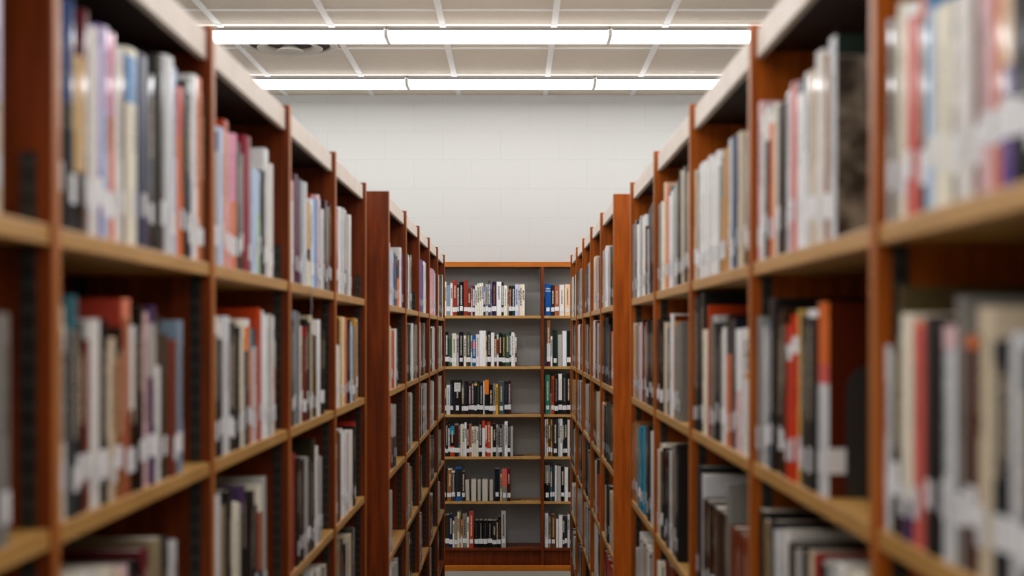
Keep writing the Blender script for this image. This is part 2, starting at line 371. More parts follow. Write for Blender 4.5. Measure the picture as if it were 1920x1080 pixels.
# compartments: key; crop origin and scale of the measuring frame; one entry per book: x0,x1,top,colours[,options]
# colours: c or c-.3-c2 (c2 starts .3 of the way down); options: t=ink colour of a spine title, n no sticker, s=colour of boards, h=height, r pages outward, l=lean
DATA = '''
NL 0 1|0 0 2.25|-150,-95,-40,w2,;-95,-30,-60,pb,;-30,28,-60,li-.5-bg,
NL 1 1|0 0 2.25|228,262,-30,li,;262,288,-5,bl-.32-dg,;289,326,5,bl-.45-sl,;328,375,245,tn-.66-bk,n;376,396,45,mr,;397,425,118,w2,;425,452,108,vi,t=li;453,476,118,li-.4-pb,;477,500,145,pk-.4-sa,;501,534,205,w2,;536,546,250,br,n;547,590,212,cr-.04-sk-.28-cr,;591,639,235,nv,;640,666,315,dn,;668,705,240,dg,;706,742,243,pg,;743,757,290,pb,;759,784,370,co-.3-or,;785,806,348,bk,;807,820,400,nv,;822,844,320,white,;846,858,330,or,;860,874,400,tp,
NL 2 1|390 200 3.175|20,52,70,white,;54,74,150,bl-.15-lg,;75,108,128,pb,;112,138,85,ro-.08-sa,;140,158,160,pp,;159,177,165,pk-.5-sa,;179,205,215,sl,;207,233,282,db,;236,272,182,mr2,;275,298,372,pb,;300,322,388,pb-.4-lgn,;323,350,385,ds,;352,378,255,white,;379,394,345,w2,
NL 3 1|540 300 3.857|16,48,130,pp-.2-white,;52,98,115,pl,;101,128,150,bb,;129,146,165,pg,;150,176,320,tn-.55-db-.7-cr,n;177,185,280,white,;186,192,245,rd,;193,203,285,pb,;204,221,285,sk,;222,236,255,pp,;238,254,282,bb,;256,272,360,pg,;275,318,305,dm,;322,333,325,mr,
NL 4 1|540 300 3.857|344,357,345,pp,;360,379,352,mr2,;381,402,345,white,;404,424,355,pg,;426,447,372,white-.7-dg,n;449,465,400,w2,
NL 0 2|0 520 1.9286|-120,-75,100,br,;-74,-12,60,sl,;-10,48,130,gy,
NL 1 2|90 520 2.25|24,50,118,pg,;51,80,122,bg,;81,98,205,w2,;100,138,78,te2-.16-sl,;141,164,186,bk,;167,200,265,ru,;202,238,178,w2,;241,264,182,bk,;266,298,255,bg,;300,324,210,db-.18-tb,;327,358,92,sa-.1-te,s=pt;360,378,205,white-.5-bk,;380,417,122,bk,;419,440,147,pp,;442,462,122,pu-.1-lg-.4-pu,;464,487,165,dg-.3-white,;490,521,240,do,;524,556,262,ru,;558,577,182,bb,
NL 2 2|390 560 3.375|20,45,150,bg-.5-oc,;48,108,112,w2-.13-ds,;112,154,112,pg,;156,170,165,ds,;172,215,150,dg,t=bg;217,248,130,cr,;250,272,132,white-.06-vo-.25-sl,;275,297,190,bb-.2-sa,;299,322,192,sl-.16-pg,;324,347,60,ro,;350,388,78,white,;390,408,97,lg,;409,428,112,w2,;430,446,262,cr-.3-or,
NL 3 2|536 560 4.156|36,51,190,pg,;53,75,162,dt,;77,116,97,bb,;118,131,215,w2,;133,166,212,rd-.1-ru,;168,197,162,bk,;198,217,132,bg,;219,257,160,w2-.15-ol,;259,288,165,white,;290,302,240,bk,
NL 4 2|536 560 4.156|388,404,172,pg,;406,427,150,br-.3-white,;429,449,140,ye,;451,470,145,cr,;472,507,150,or,;509,538,182,pb,;541,571,152,oc,
NL 1 3|90 860 4.91|180,330,1060,bw,n;340,520,1010,w2,n;530,690,985,cr,n;695,885,955,pp,n;892,958,835,mr,n;963,1135,722,kh,n;1138,1220,770,pg,n
NL 2 3|385 860 4.906|40,88,350,sl,;90,160,345,white,;163,205,430,kh,;208,264,290,bk,;268,344,392,cr,;347,385,252,pu-.2-bk,n;388,462,292,bk,;465,498,432,dn,;500,539,240,cr-.22-te-.7-bk,n;542,576,172,lg,
NL 3 3|540 770 3.487|5,58,290,rd,nk;61,116,300,bk,;119,142,305,lg,;144,170,320,dg,;172,186,186,do,;188,208,235,white,;210,232,290,lg,
NL 4 3|540 770 3.487|308,327,200,dg,;329,354,132,br,n;356,391,112,white,;393,405,150,ro,;407,430,126,w2,;433,453,70,rd-.05-bk,
NL 3 4|540 770 3.487|70,115,1030,dg,n;118,160,1025,lg,n;163,232,1018,w2,n;235,264,1016,te2,n
NL 4 4|540 770 3.487|308,362,838,kh,n;365,394,870,bk,;396,419,812,bg,;421,440,760,dg,
NR 0 1|1640 0 2.4536|10,46,105,pg,;49,89,112,wg,;92,119,20,cr,;122,180,25,white-.06-co,;183,214,-8,or-.1-bk,;217,244,-15,sk-.06-pb,;247,323,25,cr,;327,354,5,tp,;357,424,-30,w2,;427,462,-40,ru,;465,513,-50,pp,;516,544,-50,or,;547,603,-60,pc-.4-vi,;607,668,-60,ds,;672,735,-80,dg,
NR 1 1|1405 60 2.454|5,27,345,pg,;29,44,325,pp,;46,57,390,w2,;59,78,352,w2-.22-nv-.35-ds,;80,104,390,w2-.05-or,;106,117,330,cr,;119,151,338,db,;153,174,282,pg,;176,204,235,rd-.03-co,;206,244,230,ds-.08-white,;246,261,192,pg,;263,284,180,bg,;287,324,95,w2,;327,344,105,tb,;347,377,28,pg,s=dgn-.1-wg
NR 2 1|1295 220 3.6|8,27,362,bg,;29,47,372,bk,;49,77,310,white,t=lg;79,104,300,white,t=gy;106,134,265,w2,t=gy;136,179,240,white,;182,214,280,gy-.36-oc,;216,241,215,oc,;244,270,150,pg,;272,303,130,dk,;306,327,102,bg,;330,394,92,ol,
NR 3 1|1180 290 3.723|180,214,357,gy,;217,228,330,cr,;230,249,202,pc,;251,271,237,or,;273,297,230,te2-.05-white,;299,321,212,lg,;323,344,170,bk,;346,384,95,dg,;388,427,82,bk,
NR 4 1|1180 290 3.723|22,47,465,ds,;49,64,460,white,;66,81,432,lg,;83,106,427,white,;108,117,500,br,;119,130,520,pg,;136,160,345,bk,nl=-4;163,177,420,bg,
NR 0 2|1640 520 1.9286|8,46,247,pg,;48,70,205,bk,;72,82,35,ol,n;84,123,132,cr-.82-pu,;126,165,157,sa-.03-co,;168,230,142,bk,;232,273,175,pp-.1-pg,;275,309,72,gy,;311,349,215,or-.05-dr,;352,404,110,bg,;406,430,232,dt,;432,470,222,bk,;473,512,200,pg,;515,558,260,dg,;560,618,100,w2,
NR 1 2|1405 530 2.512|28,49,160,gy,;51,84,185,bb,t=white;86,117,75,bk,;119,163,122,db,;166,212,155,vr-.13-white-.23-vr,;214,224,130,ye,;227,260,152,dg,;263,298,130,white-.04-bk,;302,347,95,or-.32-co-.42-pg,s=mh
NR 2 2|1295 540 3.0|15,60,25,bk,t=bg;63,82,235,cr,;84,90,97,ro,n;92,137,155,lg-.06-dg,;140,184,222,w2,;187,211,150,bk-.3-or,;214,239,175,dn,;242,264,232,white-.5-pp,;267,299,228,w2,;301,344,228,w2,nk
NR 3 2|1178 570 4.32|222,260,115,bk,;263,284,130,do,;286,304,150,bg,;306,332,190,lg,;335,344,80,white,;346,360,95,ru,;362,372,140,oc,;375,415,145,gy,
NR 4 2|1178 570 4.32|25,39,155,pg,;41,57,160,tn,;59,79,150,gy,;81,102,150,pp,;105,118,130,bk,;120,138,150,te,;141,176,112,bk,;178,214,112,bk,
NR 1 3|1295 850 4.696|562,608,500,bk,n;612,668,600,kh,n;671,718,590,bk,n;722,834,655,w2,n;838,880,790,db,n;884,954,868,lg,n;958,1010,850,bk,n;1013,1056,880,bg,n;1060,1090,890,rd,n;1095,1178,980,bk,n;1182,1330,960,w2,n;1335,1500,1040,cr,n
NR 2 3|1295 850 4.696|40,70,112,ds,;73,99,190,pg,;103,141,0,db,h=.206;143,181,0,db,h=.206;183,221,0,db,h=.206;223,260,0,db,h=.206;262,300,0,db,h=.206;305,325,0,gy,nh=.268;332,400,0,ru,nh=.198;404,488,0,ru,nh=.198
NR 3 3|1178 760 3.376|178,192,280,bg,;194,219,235,cr-.04-bk,;222,250,280,bk,;252,272,277,bg,;275,312,240,bk,
NR 4 3|1178 760 3.376|12,22,112,dg,;24,61,102,tb,;64,97,130,cy,;100,127,122,bk,;129,154,150,pg,;156,167,160,co,
NR 3 4|1178 760 3.376|175,228,992,cr,n;232,280,1015,ru,n
NR 4 4|1178 760 3.376|40,62,890,lg,n;66,164,862,w2-.05-ru-.09-lg,n
FL 0 1|720 440 3.857|30,48,40,li,;50,66,115,pb,;68,84,118,pb,;86,101,150,bl,;103,117,160,dg-.4-vo,;119,129,95,w2,;131,139,115,bk,;141,150,140,vi,
FL 1 1|720 440 3.857|157,169,140,pg,;170,177,137,nv,;178,187,150,white,;188,195,165,lg,;197,204,148,gn,;205,211,150,bk,
FL 2 1|720 440 3.857|254,264,190,nv,;265,274,180,vi,;275,283,185,vi,;284,291,220,bl,;292,299,195,white,;300,307,205,w2,
FL 3 1|720 440 3.857|330,344,250,pp,;345,357,247,pk,;358,366,252,lg,;367,375,265,pg,
FL 4 1|720 440 3.857|388,394,290,lg,;395,401,290,pc,;402,408,292,sa,;409,415,295,dk,;416,423,295,dg,;424,431,293,bg,
FL 0 2|720 440 3.857|30,45,640,pg,;46,60,660,bg,;62,84,690,or-.03-vr,;86,105,680,w2,
FL 1 2|720 440 3.857|155,164,660,gy,;165,174,665,br,;175,184,655,dg,;185,197,650,bk,;198,206,640,lg,;207,215,642,w2,;216,230,645,dg,;231,244,650,gy,
FL 2 2|720 440 3.857|254,269,632,bg,;270,279,645,dg,;280,290,640,br,;291,300,640,gy,
FL 3 2|720 440 3.857|328,336,680,oc,;337,349,667,bk,;350,360,665,w2,;361,370,665,pg,
FL 4 2|720 440 3.857|385,391,665,tn,;392,400,662,ds,;401,410,660,lg,;411,419,660,gy,;420,428,660,tn,
FL 0 3|720 700 2.842|20,46,130,vr,n;47,66,160,lg-.5-dg,
FL 1 3|720 700 2.842|112,124,100,lg,;126,133,105,dg,;134,142,105,gy,;144,157,100,bg,
FL 2 3|720 700 2.842|182,194,65,gy,;196,210,68,bk,;212,230,50,lg,
FL 3 3|720 700 2.842|235,249,40,dg,;251,260,38,lg,;262,270,38,w2,
FL 4 3|720 700 2.842|278,289,15,co,;290,298,15,lg,;300,309,15,bg,
FL 0 4|720 700 2.842|20,31,600,bk,;33,48,622,lg,
FL 1 4|720 700 2.842|112,128,490,dg,;130,141,480,lg,;142,151,498,oc,;152,158,500,bk,
FL 2 4|720 700 2.842|182,194,430,lg,;196,206,435,dg,
FL 3 4|720 700 2.842|235,254,345,gy,;256,271,340,dg,
FL 4 4|720 700 2.842|275,289,310,oc,;291,304,305,gy,
FL 0 5|720 700 2.842|20,48,1010,w2,;50,80,1000,lg,
FL 1 5|720 700 2.842|110,124,850,dg,;126,139,845,kh,;141,149,845,bk,
FL 2 5|720 700 2.842|178,189,760,lg,;191,208,755,gy,
FL 3 5|720 700 2.842|230,244,655,lg,;246,262,650,dg,
FL 4 5|720 700 2.842|272,284,600,dg,;286,300,580,lg,
FL 3 6|720 700 2.842|228,255,950,lg,
FL 4 6|720 700 2.842|268,295,870,dg,
FR 0 1|1065 440 3.857|247,261,110,lg,;262,274,85,white,;275,289,92,pc,;290,299,102,lg,;300,328,70,nv-.08-bk,
FR 1 1|1065 440 3.857|178,189,165,w2,;190,199,157,pc,;200,211,165,lg,;213,235,155,rd-.03-ru,;236,243,125,white,
FR 2 1|1065 440 3.857|122,134,240,ds,;135,147,205,lg,;148,159,207,white,;160,172,195,pg,
FR 3 1|1065 440 3.857|65,74,260,dg,;75,84,250,gy,;85,94,245,lg,;95,110,245,gg,
FR 4 1|1065 440 3.857|23,30,310,bg,;31,38,305,pg,;39,46,300,dg,;47,60,285,cr,
FR 0 2|1065 440 3.857|248,270,600,bk,;272,288,602,bk,;290,299,650,dn,;300,316,700,or,;318,331,702,pc,
FR 1 2|1065 440 3.857|178,189,620,w2,;190,204,625,ru,;205,214,640,lg,;216,242,645,te2,
FR 2 2|1065 440 3.857|120,129,650,gy,;131,152,655,bk,;154,164,660,cr,;165,173,640,bg,
FR 3 2|1065 440 3.857|68,79,650,white,;80,91,655,br,;92,110,655,lg,
FR 4 2|1065 440 3.857|25,34,655,white,;36,48,640,bk,;50,61,640,lg,
FR 0 3|1065 700 2.842|180,194,150,or-.06-bk,;196,208,148,do,;209,221,150,do,;223,244,170,dg,
FR 1 3|1065 700 2.842|135,149,90,dg,;150,164,95,bg,;165,177,115,vr,
FR 2 3|1065 700 2.842|90,104,55,lg,;106,125,60,db,
FR 3 3|1065 700 2.842|50,64,35,lg,;66,82,42,dg,
FR 4 3|1065 700 2.842|18,34,30,oc,;36,47,35,gy,
FR 0 4|1065 700 2.842|195,213,590,ds,;215,245,632,bg,
FR 1 4|1065 700 2.842|135,149,450,dg,;151,159,540,vr,;161,179,515,ru,
FR 2 4|1065 700 2.842|88,101,345,bk,t=white;103,125,420,lg,
FR 3 4|1065 700 2.842|55,80,330,dg,
FR 4 4|1065 700 2.842|18,40,290,dg,
FR 0 5|1065 700 2.842|185,240,985,rd,
FR 1 5|1065 700 2.842|135,149,800,w2,;151,176,860,dg,
FR 2 5|1065 700 2.842|82,104,700,lg,;106,128,740,dg,
FR 3 5|1065 700 2.842|48,75,645,lg,
FR 4 5|1065 700 2.842|18,40,600,lg,
FR 3 6|1065 700 2.842|50,78,930,dg,
FR 4 6|1065 700 2.842|18,44,860,dg,
BK 0 1|825 515 11.294|92,135,150,cr,n;137,213,200,dk-.02-bb,;215,267,180,w2,n;269,363,118,bc,;365,400,212,bk,t=pg;402,499,155,bk,t=pg;501,588,120,bc,;590,651,300,br,;653,689,210,mr2-.1-pk,;691,737,238,dn,t=white;739,789,225,w2,n;791,829,188,cr,n;831,879,178,cr,n;881,917,175,white,n;919,961,262,pw-.5-nv,;963,1019,205,lg,t=dg;1021,1069,125,dg,t=pg;1071,1099,210,pw,;1101,1194,150,dp,t=tb;1196,1299,150,white,n;1301,1347,165,bk,t=pg;1349,1424,230,cr,nt=gy;1426,1454,285,lg,n;1456,1517,240,bk,t=sa;1519,1589,240,bk-.65-dt,t=pg;1591,1659,205,pb,;1661,1689,205,pp,n;1691,1734,207,cr,nt=bk;1736,1795,203,cr,n
BK 1 1|1010 520 4.077|48,94,50,rb,n;96,121,60,bk,;123,156,64,te,;158,197,56,w2,;199,242,53,pc,;245,280,60,lg,;282,310,55,dg,
BK 0 2|825 610 12|82,114,240,bk,t=white;116,187,145,bk,t=white;189,227,290,gn,;229,267,235,gn,;269,369,180,bw,;371,421,215,lv,n;423,529,150,bk,t=lg;531,589,230,cr,nt=bk;591,689,150,dg,t=lg;691,725,230,lgn,;727,804,230,rb-.2-mg-.42-rb,;806,884,205,w2,nt=gy;886,1029,120,white,n;1031,1061,235,tn,;1063,1144,130,bk,t=lg;1146,1224,165,white,n;1226,1274,240,dr,t=pc;1276,1319,210,lgn-.15-ro-.6-white,n;1321,1394,170,dt-.02-bk,;1396,1474,200,dgn,t=gd;1476,1564,132,gn,;1566,1599,155,bk,t=pg;1601,1667,158,white,nt=gy;1669,1689,190,w2,n;1691,1724,270,white-.35-mr,
BK 1 2|1010 520 4.077|62,89,330,bn-.5-pg-.85-pl,;91,106,450,w2,n;108,144,405,dgn,;146,179,438,lg,n;181,214,410,white,n;216,244,410,dgn,;246,280,430,w2,
BK 0 3|825 700 12|65,99,145,sa,n;101,139,215,dg,;141,229,265,pg,nt=gy;231,294,160,bk,t=dk;298,484,150,bk,c;486,539,270,gy-.45-db,;541,639,175,bk,t=dt;641,699,220,dm,t=pp;701,769,158,dn,t=lv;771,831,230,am-.07-bk,;833,884,155,bk,t=gg;886,969,200,bk,t=lg;971,1004,180,pg,n;1006,1099,150,vo-.42-bk,;1101,1189,250,bk,;1191,1249,245,gy,;1251,1307,250,am,nt=bk;1309,1449,190,gg,;1451,1529,175,dn,t=dk;1531,1594,165,dm,t=pp
BK 1 3|1010 520 4.077|50,87,745,sg,;89,94,890,lg,n;96,119,755,ro,t=bk;121,149,745,bk,t=gy;151,179,738,white-.65-bk,;181,214,740,bk,t=gy;216,243,735,bk,;246,280,740,ds,
BK 0 4|822 780 12|90,158,125,dg-.4-sl,;161,214,140,bk,t=lg;216,261,205,bk,t=white;263,359,235,cy-.27-bk-.65-ro,;361,454,175,gy-.05-dr-.6-ds,;456,494,215,gy,;496,543,180,bw,n;545,583,185,bw,n;586,634,145,white,n;637,689,200,bk,;691,744,180,or-.03-te,;746,799,240,bw,n;801,849,235,bw,n;851,904,240,bw,n;907,979,115,bk,t=lv;981,1054,110,vr-.2-w2,n;1056,1094,215,white-.45-rd,;1096,1177,130,ro,;1179,1221,238,cr,n;1223,1294,170,bk,;1296,1341,190,lg,nt=dg;1343,1379,220,gy,;1381,1429,200,bk,t=lg;1431,1484,200,gy,n;1486,1559,120,white,nt=dg;1561,1617,160,bk,t=gy;1619,1679,230,lg,n
BK 1 4|1010 770 4|45,57,65,pg,n;59,71,55,bg,;73,89,50,br,;91,102,65,oc,;104,146,55,ds,;148,157,60,w2,n;159,179,42,white,n;181,191,80,dg,;193,214,60,bk,;216,234,68,pg,n;237,270,60,dg,
BK 0 5|822 865 12|72,168,160,bk,;190,288,165,w2-.04-tb,l=2;300,375,215,w2-.06-dg,t=lg;385,528,130,rb-.06-ds-.88-rb,;532,595,235,db,;605,712,420,bk,rl=1.5;735,852,418,bk,r;872,962,420,bk,r;982,1112,420,bk,r;1140,1240,422,bk,r;1262,1378,170,dn,;1390,1429,290,ye,;1431,1544,170,co-.55-gy,;1547,1620,160,mr-.4-dr,
BK 1 5|1010 770 4|45,84,410,gy-.5-bk,;86,102,430,te2,;104,119,400,dp,;121,137,412,w2,n;139,167,415,lg,n;169,192,420,bk,;194,221,425,white,n;223,240,430,dg,;243,270,420,bk,
BK 0 6|822 950 12|60,93,235,bk,t=lg;96,158,225,bk,t=lg;161,238,190,do,;241,318,170,nv,;321,359,330,w2,n;361,423,235,kh,;426,468,125,bw,;470,508,125,kh-.05-oc,;510,543,310,vo-.5-white,;545,638,185,gy,;641,686,238,cr,n;689,793,112,pt,t=pc;812,902,315,bk,t=dg;908,1003,315,bk,t=gy;1009,1103,315,bk,t=dg;1109,1208,315,bk,t=gy;1212,1306,315,bk,;1309,1339,300,bk,;1341,1402,232,bk,t=br;1410,1520,95,lg,t=bk
BK 1 6|1010 770 4|45,71,770,pg,t=gy;73,91,800,gy,;93,127,780,br,t=tn;129,149,815,w2,n;151,179,785,white,n;181,194,790,dr,;196,214,792,dt,;216,234,780,pg,n;237,262,785,bk,
'''
ROWS = {'NL': (-1, XNL, YNL, PN, H_NEAR), 'NR': (1, XNR, YNR, PN, H_NEARR), 'FL': (-1, XFL, YFL, PFL, H_FARL), 'FR': (1, XFR, YFR, PFR, H_FARR)}
SETBACK = .002
BOOKS = []

def parse_opts(s):
    o = {}; i = 0
    while i < len(s):
        c = s[i]; i += 1
        if i < len(s) and s[i] == '=':
            j = i+1
            while j < len(s) and not (s[j] in 'nrtshlc' and (j+1 == len(s) or s[j+1] == '=') and s[j-1] != '-' and c not in 'ts'): j += 1
            o[c] = s[i+1:j]; i = j
        else: o[c] = True
    return o

def bands(spec):
    p = spec.split('-'); out = [(0.0, p[0])]
    for i in range(1, len(p)-1, 2): out.append((float(p[i]), p[i+1]))
    return out

for ln in DATA.strip().split('\n'):
    head, frame, body = ln.split('|')
    rk, bay, sh = head.split(); bay = int(bay); sh = int(sh)-1
    ox, oy, sc = (float(q) for q in frame.split())
    ents = []
    for e in body.split(';'):
        q = e.split(',')
        if len(q) < 4: continue
        x0, x1, yt = ox+float(q[0])/sc, ox+float(q[1])/sc, oy+float(q[2])/sc
        op = parse_opts(q[4] if len(q) > 4 else '')
        ents.append([x0, x1, yt, bands(q[3]), op])
    if rk == 'BK':
        h = H_BACK[sh]; yy = YK+SETBACK; lo, hi = XK[bay]+.0125, XK[bay+1]-.0125
        spans = [((e[0]-VX)*yy/F, (e[1]-VX)*yy/F, (VY-e[2])*yy/F-h) for e in ents]
    else:
        s, X, y0, pitch, hs = ROWS[rk]; h = hs[sh]; Xs = X+SETBACK
        lo, hi = y0+pitch*bay+TH/2+.005, y0+pitch*(bay+1)-TH/2-.005
        spans = []
        for e in ents:
            d0, d1 = abs(e[0]-VX), abs(e[1]-VX)
            a, b = F*Xs/d0, F*Xs/d1; a, b = min(a, b), max(a, b)
            spans.append((a, b, (VY-e[2])*((a+b)/2)/F-h))
    order = sorted(range(len(ents)), key=lambda i: spans[i][0])
    cur = lo; gap = (TOP-.050-h) if sh == 0 else ((H_BACK if rk == 'BK' else ROWS[rk][4])[sh-1]-TS-h)
    comp = []
    for i in order:
        a, b, Hh = spans[i]; e = ents[i]; op = e[4]
        if 'h' in op: Hh = float(op['h'])
        Hh = max(.135, min(Hh, gap-.008))
        a = max(a, cur+.0007); b = max(b, a+.0065); b = min(b, hi)
        if b-a < .005: continue
        cur = b
        far = rk[0] == 'F'; parts = 1 if (b-a < (.08 if far else .062) or rk == 'BK' or 'k' in op) else max(2, round((b-a)/(.058 if far else .040)))
        rs = random.Random(int(a*1000)+sh*77)
        cut = [0]+sorted((q+rs.uniform(-.22, .22))/parts for q in range(1, parts))+[1]
        for q in range(parts):
            fa, fb = cut[q], cut[q+1]; bnd = e[3]; o2 = op
            if q: o2 = {k: v for k, v in op.items() if k != 's'}
            if parts > 1 and q and rs.random() < (.2 if far else .45) and not ('h' in op): bnd = [(0.0, rs.choice(['bk', 'dg', 'gy', 'lg', 'pg', 'bg', 'w2', 'ds', 'wg']))]
            H2 = Hh if q == 0 or 'h' in op else max(.135, Hh-rs.uniform(0, .014))
            fl = rk[1] == 'L'; pa, pb = (fa, fb)
            comp.append(dict(row=rk, bay=bay, sh=sh, a=a+(b-a)*fa+(.0004 if q else 0), b=a+(b-a)*fb-(.0004 if q < parts-1 else 0), H=H2, h=h, bands=bnd, op=o2))
    for i, c in enumerate(comp): c['i'] = i; c['n'] = len(comp)
    BOOKS.append(comp)

def c4(name, rough=None): 
    return (*PAL[name][0], rough)

def book_parts(c, rng):
    t = c['b']-c['a']-.0006; H = c['H']; op = c['op']
    Dp = min(max(.115, H*.66+rng.uniform(-.012, .012)), .215)
    hard = t > .017 and rng.random() < .75
    b = .0026 if hard else .0007
    rough = rng.choice([.08, .1, .14, .2, .3, .5])
    bd = c['bands']; side = bands(op['s']) if 's' in op else None
    lv = {0.0, 1.0} | {f for f, _ in bd}
    if side: lv |= {f for f, _ in side}
    ink = PAL[op['t']][0] if isinstance(op.get('t'), str) and op['t'] in PAL else None
    auto = ink is None
    if auto:   # small lettering in a tone that suits the spine
        base = PAL[bd[-1][1]][0]; lum = sum(base)/3
        ink = PAL['bg' if lum < .2 else 'dg'][0]
        t0 = rng.uniform(.08, .2); t1 = rng.uniform(.45, .68)
        if rng.random() < .35: t0 = t1 = 0
    else: t0, t1 = .1, .68
    lv |= {t0, t1}
    lv = sorted(lv)
    bul = min(.0045, t*.16) if hard else .0006
    ys = .0045; c['sy'] = ys-bul*.95-.0008
    if op.get('k'): t0 = t1 = 0; lv = [q for q in lv if q in (0.0, 1.0) or q in [f for f, _ in bd]]
    O = [(-t/2, Dp), (-t/2, ys), (-t*.36, ys-bul*.55-.0008), (-t*.15, ys-bul*.95-.0008), (t*.15, ys-bul*.95-.0008), (t*.36, ys-bul*.55-.0008), (t/2, ys), (t/2, Dp)]
    iw = max(t/2-b, t*.3)
    I = [(-iw, Dp), (-iw, ys+.002), (-iw*.7, ys+.0015), (-iw*.3, ys+.001), (iw*.3, ys+.001), (iw*.7, ys+.0015), (iw, ys+.002), (iw, Dp)]
    def colat(bl, f):
        r = bl[0][1]
        for q, n in bl:
            if f >= q-1e-6: r = n
        return c4(r, rough)
    cov = MB(); n = len(O)
    for f0, f1 in zip(lv, lv[1:]):
        z1, z0 = H*(1-f0), H*(1-f1); fm = (f0+f1)/2
        cs = colat(bd, fm); cb = colat(side, fm) if side else cs
        k = (*ink, 1.0 if t0 <= fm <= t1 and t1 > t0 else 0.0)
        for j in range(n-1):
            p, q = O[j], O[j+1]; spine = 0 < j < n-2
            w = ((p[0], z0), (q[0], z0), (q[0], z1), (p[0], z1)) if spine else None
            off = c['a']*7.3
            uvs = [(u, v+off) for u, v in w] if spine else None
            cov.face([(p[0], p[1], z0), (q[0], q[1], z0), (q[0], q[1], z1), (p[0], p[1], z1)], 0, cs if spine else cb, k if spine else None, uvs)
            p, q = I[j], I[j+1]
            cov.face([(q[0], q[1], z0), (p[0], p[1], z0), (p[0], p[1], z1), (q[0], q[1], z1)], 0, cs)
        for P, Q in ((O[0], I[0]), (I[-1], O[-1])):
            cov.face([(Q[0], Q[1], z0), (P[0], P[1], z0), (P[0], P[1], z1), (Q[0], Q[1], z1)] if P is O[0] else [(P[0], P[1], z0), (P[0], P[1], z1), (Q[0], Q[1], z1), (Q[0], Q[1], z0)], 0, cs)
    for z, fl in ((H, 0), (0, 1)):
        for j in range(n-1):
            q = [(O[j][0], O[j][1], z), (O[j+1][0], O[j+1][1], z), (I[j+1][0], I[j+1][1], z), (I[j][0], I[j][1], z)]
            cov.face(q[::-1] if not fl else q, 0, colat(bd, 0 if z else 1))
    pg = MB(); m = .003 if hard else .0004
    pg.box(-iw+.0001, iw-.0001, ys+.002, Dp-(.004 if hard else .0005), m, H-m)
    lab = None
    if not op.get('n') and not op.get('r'):
        lab = MB(); lz0 = rng.uniform(.022, .043) if c['row'] != 'BK' else rng.uniform(.024, .034); lh = rng.uniform(.027, .035)
        wrap = .010 if t < .024 else .0
        pts = [(-t/2-.0003, ys+wrap)] if wrap else []
        q = [(x*(1 if wrap or t < .03 else .0105/(t/2)), y-.0004) for x, y in O[1:-1]]
        if t >= .03 and not wrap: q = [(x, -.0012+ys-bul) for x, y in q]
        pts += q
        if wrap: pts += [(t/2+.0003, ys+wrap)]
        u = -(len(pts)-1)/2
        for p, r in zip(pts, pts[1:]):
            w = ((p[0], lz0), (r[0], lz0), (r[0], lz0+lh), (p[0], lz0+lh))
            lab.face([(p[0], p[1], lz0), (r[0], r[1], lz0), (r[0], r[1], lz0+lh), (p[0], p[1], lz0+lh)], 0, uv=[(a_, b_+c['a']*3.1) for a_, b_ in w])
        ip = [(x*.97, y+.0005) for x, y in pts]   # inner skin: the sticker has a thickness
        for p, r in zip(ip, ip[1:]):
            lab.face([(r[0], r[1], lz0), (p[0], p[1], lz0), (p[0], p[1], lz0+lh), (r[0], r[1], lz0+lh)])
        for z in (lz0, lz0+lh):
            for p, r, p2, r2 in zip(pts, pts[1:], ip, ip[1:]): lab.face([(p[0], p[1], z), (r[0], r[1], z), (r2[0], r2[1], z), (p2[0], p2[1], z)])
    return cov, pg, lab, Dp, t

def place(c, Dp, t):
    op = c['op']; mid = (c['a']+c['b'])/2; z = EYE+c['h']+.0004
    jit = c['jit']
    if c['row'] == 'BK': M = Matrix.Translation((mid, YK+SETBACK+jit, z))
    else:
        s, X = ROWS[c['row']][:2]
        M = Matrix.Translation((s*(X+SETBACK+jit), mid, z)) @ Matrix.Rotation(-s*math.pi/2, 4, 'Z')
    if op.get('r'): M = M @ Matrix.Translation((0, Dp, 0)) @ Matrix.Rotation(math.pi, 4, 'Z')
    if 'l' in op:
        a = math.radians(float(op['l'])); M = M @ Matrix.Translation(((-t/2 if a < 0 else t/2), 0, .0)) @ Matrix.Rotation(a, 4, 'Y') @ Matrix.Translation(((t/2 if a < 0 else -t/2), 0, 0))
    return M

allb = [c for comp in BOOKS for c in comp]
def area(c):
    # share of the frame the spine takes
    if c['row'] == 'BK': q = [VX+c[k]*F/YK for k in 'ab']
    else: q = [VX+ROWS[c['row']][0]*ROWS[c['row']][1]*F/c[k] for k in 'ab']
    xa, xb = sorted(min(max(v, 0), 1920) for v in q)
    if c['row'] == 'BK': xb = min(xb, 1071); xa = max(xa, 829); yy = YK
    else:
        s, X = ROWS[c['row']][:2]; yy = (c['a']+c['b'])/2
        if c['row'] == 'FL': xa = max(xa, 727)
        if c['row'] == 'FR': xb = min(xb, 1153)
    top = VY-(c['h']+c['H'])*F/yy; bot = min(1080, VY-c['h']*F/yy); top = max(0, top)
    return max(0, xb-xa)*max(0, bot-top)
for c in allb: c['area'] = area(c)
rank = sorted(allb, key=lambda c: -c['area'])
for k, c in enumerate(rank): c['own'] = k < 318 and c['area'] > 60
SHELF = ['top shelf', 'second shelf', 'third shelf', 'fourth shelf', 'fifth shelf', 'bottom shelf']
def bayname(c):
    if c['row'] == 'BK': return ['wide end-wall case', 'narrow end-wall case'][c['bay']]
    return f"{ORD[c['bay']]} {'near' if c['row'][0] == 'N' else 'far'} {'left' if c['row'][1] == 'L' else 'right'} bay"
def main_colour(c):
    bd = c['bands']+[(1.0, None)]
    return PAL[max(range(len(bd)-1), key=lambda i: bd[i+1][0]-bd[i][0]) is not None and bd[max(range(len(bd)-1), key=lambda i: bd[i+1][0]-bd[i][0])][1]][1]
seen_labels = {}
